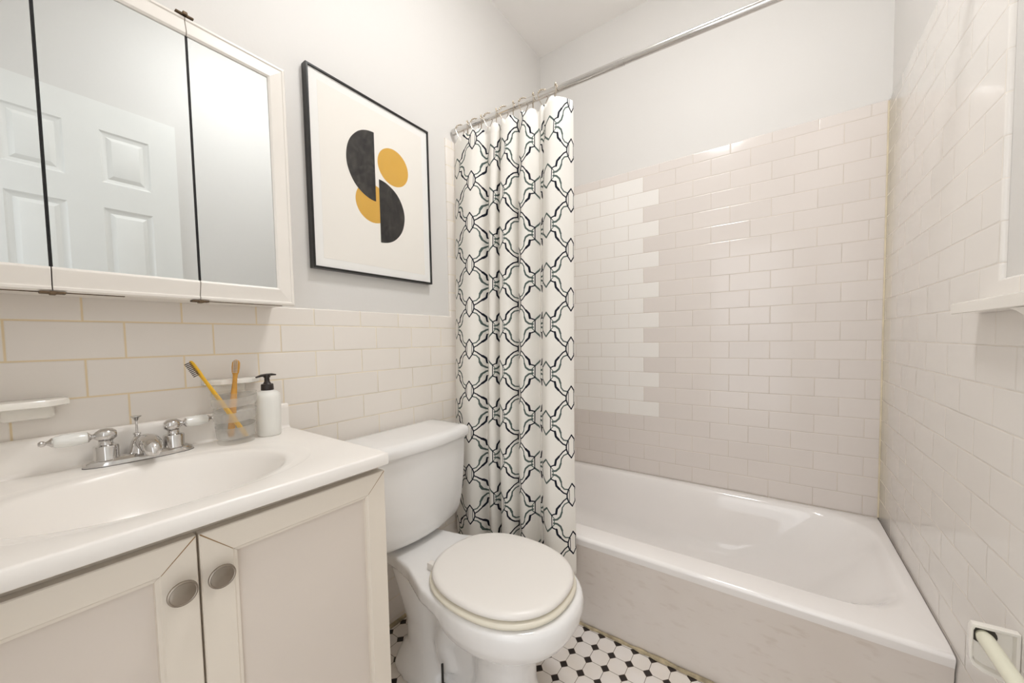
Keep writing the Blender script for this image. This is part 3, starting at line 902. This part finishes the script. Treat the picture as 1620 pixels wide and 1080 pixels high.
# ------------------------------------------------------------------ picture
pic = thing('framed_art_print', 'black thin-framed abstract print of half moons and ochre discs over the toilet', 'picture', (0.0, -1.148, 1.28))
PY0, PY1, PZ0, PZ1 = -1.384, -0.914, 1.280, 1.881
bm = bmesh.new(); fp = [(0, -.0085), (0, .0145), (.0008, .0153), (.0058, .0153), (.0066, .0145), (.0066, -.0085)]
fp = [(d, max(x, -.0085)) for d, x in fp]
frame_bar(bm, fp, (PY0, PZ1), (PY1, PZ1), (1, 0), (-1, 0), (0, -1)); frame_bar(bm, fp, (PY0, PZ0), (PY1, PZ0), (1, 0), (-1, 0), (0, 1))
frame_bar(bm, fp, (PY0, PZ0), (PY0, PZ1), (0, 1), (0, -1), (1, 0)); frame_bar(bm, fp, (PY1, PZ0), (PY1, PZ1), (0, 1), (0, -1), (-1, 0))
obj('frame', bm, M_BLKF, pic, angle=20)
bm = bmesh.new(); box(bm, .004, .0100, PY0 + .006, PY1 - .006, PZ0 + .006, PZ1 - .006); obj('mat_board', bm, M_MAT, pic, smooth=False)
bm = bmesh.new(); box(bm, .0098, .0104, PY0 + .034, PY1 - .034, PZ0 + .034, PZ1 - .034); pt = obj('print', bm, M_PRINT, pic, smooth=False)
def disc(cy, cz, r, a0, a1, x, mat, name, ry=1.0, wob=0.0):
    bm = bmesh.new()
    vs = []
    n = 72
    for k in range(n + (0 if a1 - a0 > 6.2 else 1)):
        a = a0 + (a1 - a0) * k / n
        rr = r * (1 + wob * math.sin(7 * a) * math.cos(3 * a))
        vs.append(bm.verts.new((x, cy + rr * ry * math.cos(a), cz + rr * math.sin(a))))
    bm.faces.new(vs)
    r_ = bmesh.ops.extrude_face_region(bm, geom=list(bm.faces))
    for g in r_['geom']:
        if isinstance(g, bmesh.types.BMVert): g.co.x += .0002
    return obj(name, bm, mat, pt, smooth=False)
disc(-1.082, 1.681, .0655, 0, 2 * PI, .0104, M_OCH, 'ochre_disc')
disc(-1.171, 1.529, .0655, 0, 2 * PI, .0104, M_OCH, 'ochre_disc')
disc(-1.159, 1.656, .117, PI / 2, 3 * PI / 2, .0107, M_INK, 'black_half_moon', .90, .004)
disc(-1.145, 1.511, .109, -PI / 2, PI / 2, .0107, M_INK, 'black_half_moon', .97, .004)
bm = bmesh.new(); box(bm, .0115, .0122, PY0 + .007, PY1 - .007, PZ0 + .007, PZ1 - .007); obj('glazing', bm, M_PGLASS, pic, smooth=False)

# ------------------------------------------------------------------ toilet
TYC = -1.155
toi = thing('toilet', 'white two-piece toilet with closed round lid between the vanity and the curtain', 'toilet', (0.4, TYC, 0))
bm = bmesh.new()
def body(secs): loft(bm, secs)
S_ = lambda cx, a, b, z, n=2.2: se(cx, TYC, a, b, n, z, 48)
# bowl + front pedestal
body([S_(.53, .115, .098, .0, 2.6), S_(.53, .112, .096, .02, 2.6), S_(.532, .098, .084, .045, 2.5), S_(.532, .088, .075, .10, 2.4), S_(.53, .088, .074, .17, 2.4), S_(.528, .096, .082, .21), S_(.526, .125, .108, .24),
      S_(.528, .165, .142, .265), S_(.533, .198, .167, .29), S_(.536, .214, .180, .32), S_(.536, .220, .184, .345), S_(.536, .218, .183, .368), S_(.534, .211, .178, .378)])
# deck that carries the tank
def deck(z, g=0):
    pts = [(.035, .100), (.17, .100), (.26, .118), (.36, .158), (.44, .172), (.55, .172)]
    L = [Vector((x, TYC - w_ + g, z)) for x, w_ in pts] + [Vector((x, TYC + w_ - g, z)) for x, w_ in reversed(pts)]
    return L
loft(bm, [deck(.332, .01), deck(.337, .0), deck(.372, .0), deck(.378, .004)])
# rear trapway and base
body([S_(.245, .125, .112, .0, 3), S_(.245, .122, .110, .022, 3), S_(.245, .110, .098, .05, 3), S_(.235, .085, .078, .09), S_(.225, .080, .074, .16), S_(.205, .085, .082, .23), S_(.18, .09, .086, .30), S_(.17, .10, .09, .345)])
box(bm, .15, .56, TYC - .100, TYC + .100, .0, .030, .010, 3)
box(bm, .20, .54, TYC - .052, TYC + .052, .0, .35, .02, 3)
tube(bm, [(.42, TYC, .25), (.36, TYC, .20), (.33, TYC, .13), (.36, TYC, .06)], [.07, .068, .066, .07], 20)
b = obj('bowl', bm, M_PORC, toi)
rm = b.modifiers.new('fuse', 'REMESH'); rm.mode = 'VOXEL'; rm.voxel_size = 0.006; rm.use_smooth_shade = True
sm = b.modifiers.new('soften', 'SMOOTH'); sm.factor = 0.6; sm.iterations = 7
# seat + lid
lc, la, lb, ln = .524, .2, .169, 2.28
Q = lambda s, z, mat=None: se(lc, TYC - .002, la * s if s < 2 else 0, lb * s, ln, z, 64)
def ring_sec(da, z): return se(lc + .003, TYC - .002, la + da, lb + da, ln, z, 64)
bm = bmesh.new()
loft(bm, [ring_sec(-.004, .3795), ring_sec(.005, .382), ring_sec(.008, .387), ring_sec(.006, .3925), ring_sec(-.004, .3955)])
obj('seat', bm, M_SEATD, toi, angle=60)
bm = bmesh.new()
loft(bm, [ring_sec(-.006, .3985), ring_sec(-.001, .400), ring_sec(.001, .4045), ring_sec(-.001, .4105), ring_sec(-.006, .4145), ring_sec(-.014, .4165), ring_sec(-.04, .4175), ring_sec(-.09, .418)])
obj('seat_lid', bm, M_SEAT, toi, angle=60)
for s in (-1, 1):
    bm = bmesh.new(); box(bm, .318, .350, TYC + s * .082 - .010, TYC + s * .082 + .010, .3785, .400, .003, 2)
    obj('seat_hinge', bm, M_SEAT, toi)
# tank
def dsec(hw, xf, z, bow=.032, x0=.022):
    out = []; n = 40
    for i in range(n + 1):
        t = -1 + 2 * i / n
        tt = math.copysign(abs(t) ** .8, t)
        y = TYC + .004 + hw * math.sin(tt * PI / 2)
        k = abs(math.sin(tt * PI / 2))
        x = xf - bow * k ** 2 - .020 * max(0, (k - .93) / .07) ** 1.6
        out.append(Vector((x, y, z)))
    out.append(Vector((x0 + .006, TYC + .004 + hw, z))); out.append(Vector((x0, TYC + hw - .004, z)))
    out.append(Vector((x0, TYC - hw + .012, z))); out.append(Vector((x0 + .006, TYC + .004 - hw, z)))
    return out
bm = bmesh.new()
loft(bm, [dsec(.125, .175, .3945), dsec(.148, .196, .3965), dsec(.165, .206, .404), dsec(.182, .213, .418), dsec(.194, .217, .44), dsec(.203, .221, .48), dsec(.209, .226, .55), dsec(.213, .229, .62), dsec(.215, .231, .697)])
obj('tank', bm, M_PORC, toi, angle=50)
bm = bmesh.new()
loft(bm, [dsec(.217, .236, .6975, x0=.016), dsec(.222, .243, .700, x0=.016), dsec(.225, .246, .706, x0=.016), dsec(.225, .246, .722, x0=.016), dsec(.222, .243, .731, x0=.016), dsec(.214, .235, .736, x0=.02), dsec(.19, .215, .7385, x0=.03), dsec(.12, .16, .740, x0=.05)])
obj('tank_lid', bm, M_PORC, toi, angle=50)
bm = bmesh.new()
for dz in (0, .006):
    box(bm, .2035, .2055, -.999, -.976, .682 + dz, .6835 + dz)
tag(obj('worn_mark', bm, simple('brown_print', (150, 120, 70), .6), toi, smooth=False), 'two faint brown dashes on the tank front')
bm = bmesh.new()
bxy = (.362, TYC - .083)
tube(bm, [(bxy[0], bxy[1], .03), (bxy[0], bxy[1], .105)], .0035, 10)
lathe(bm, [(.001, .028), (.013, .028), (.013, .036), (.008, .042), (.001, .042)], at=(bxy[0], bxy[1], 0), N_=12)
tag(obj('floor_bolt', bm, M_BOLT, toi), 'dark bare closet bolt standing up from the foot')
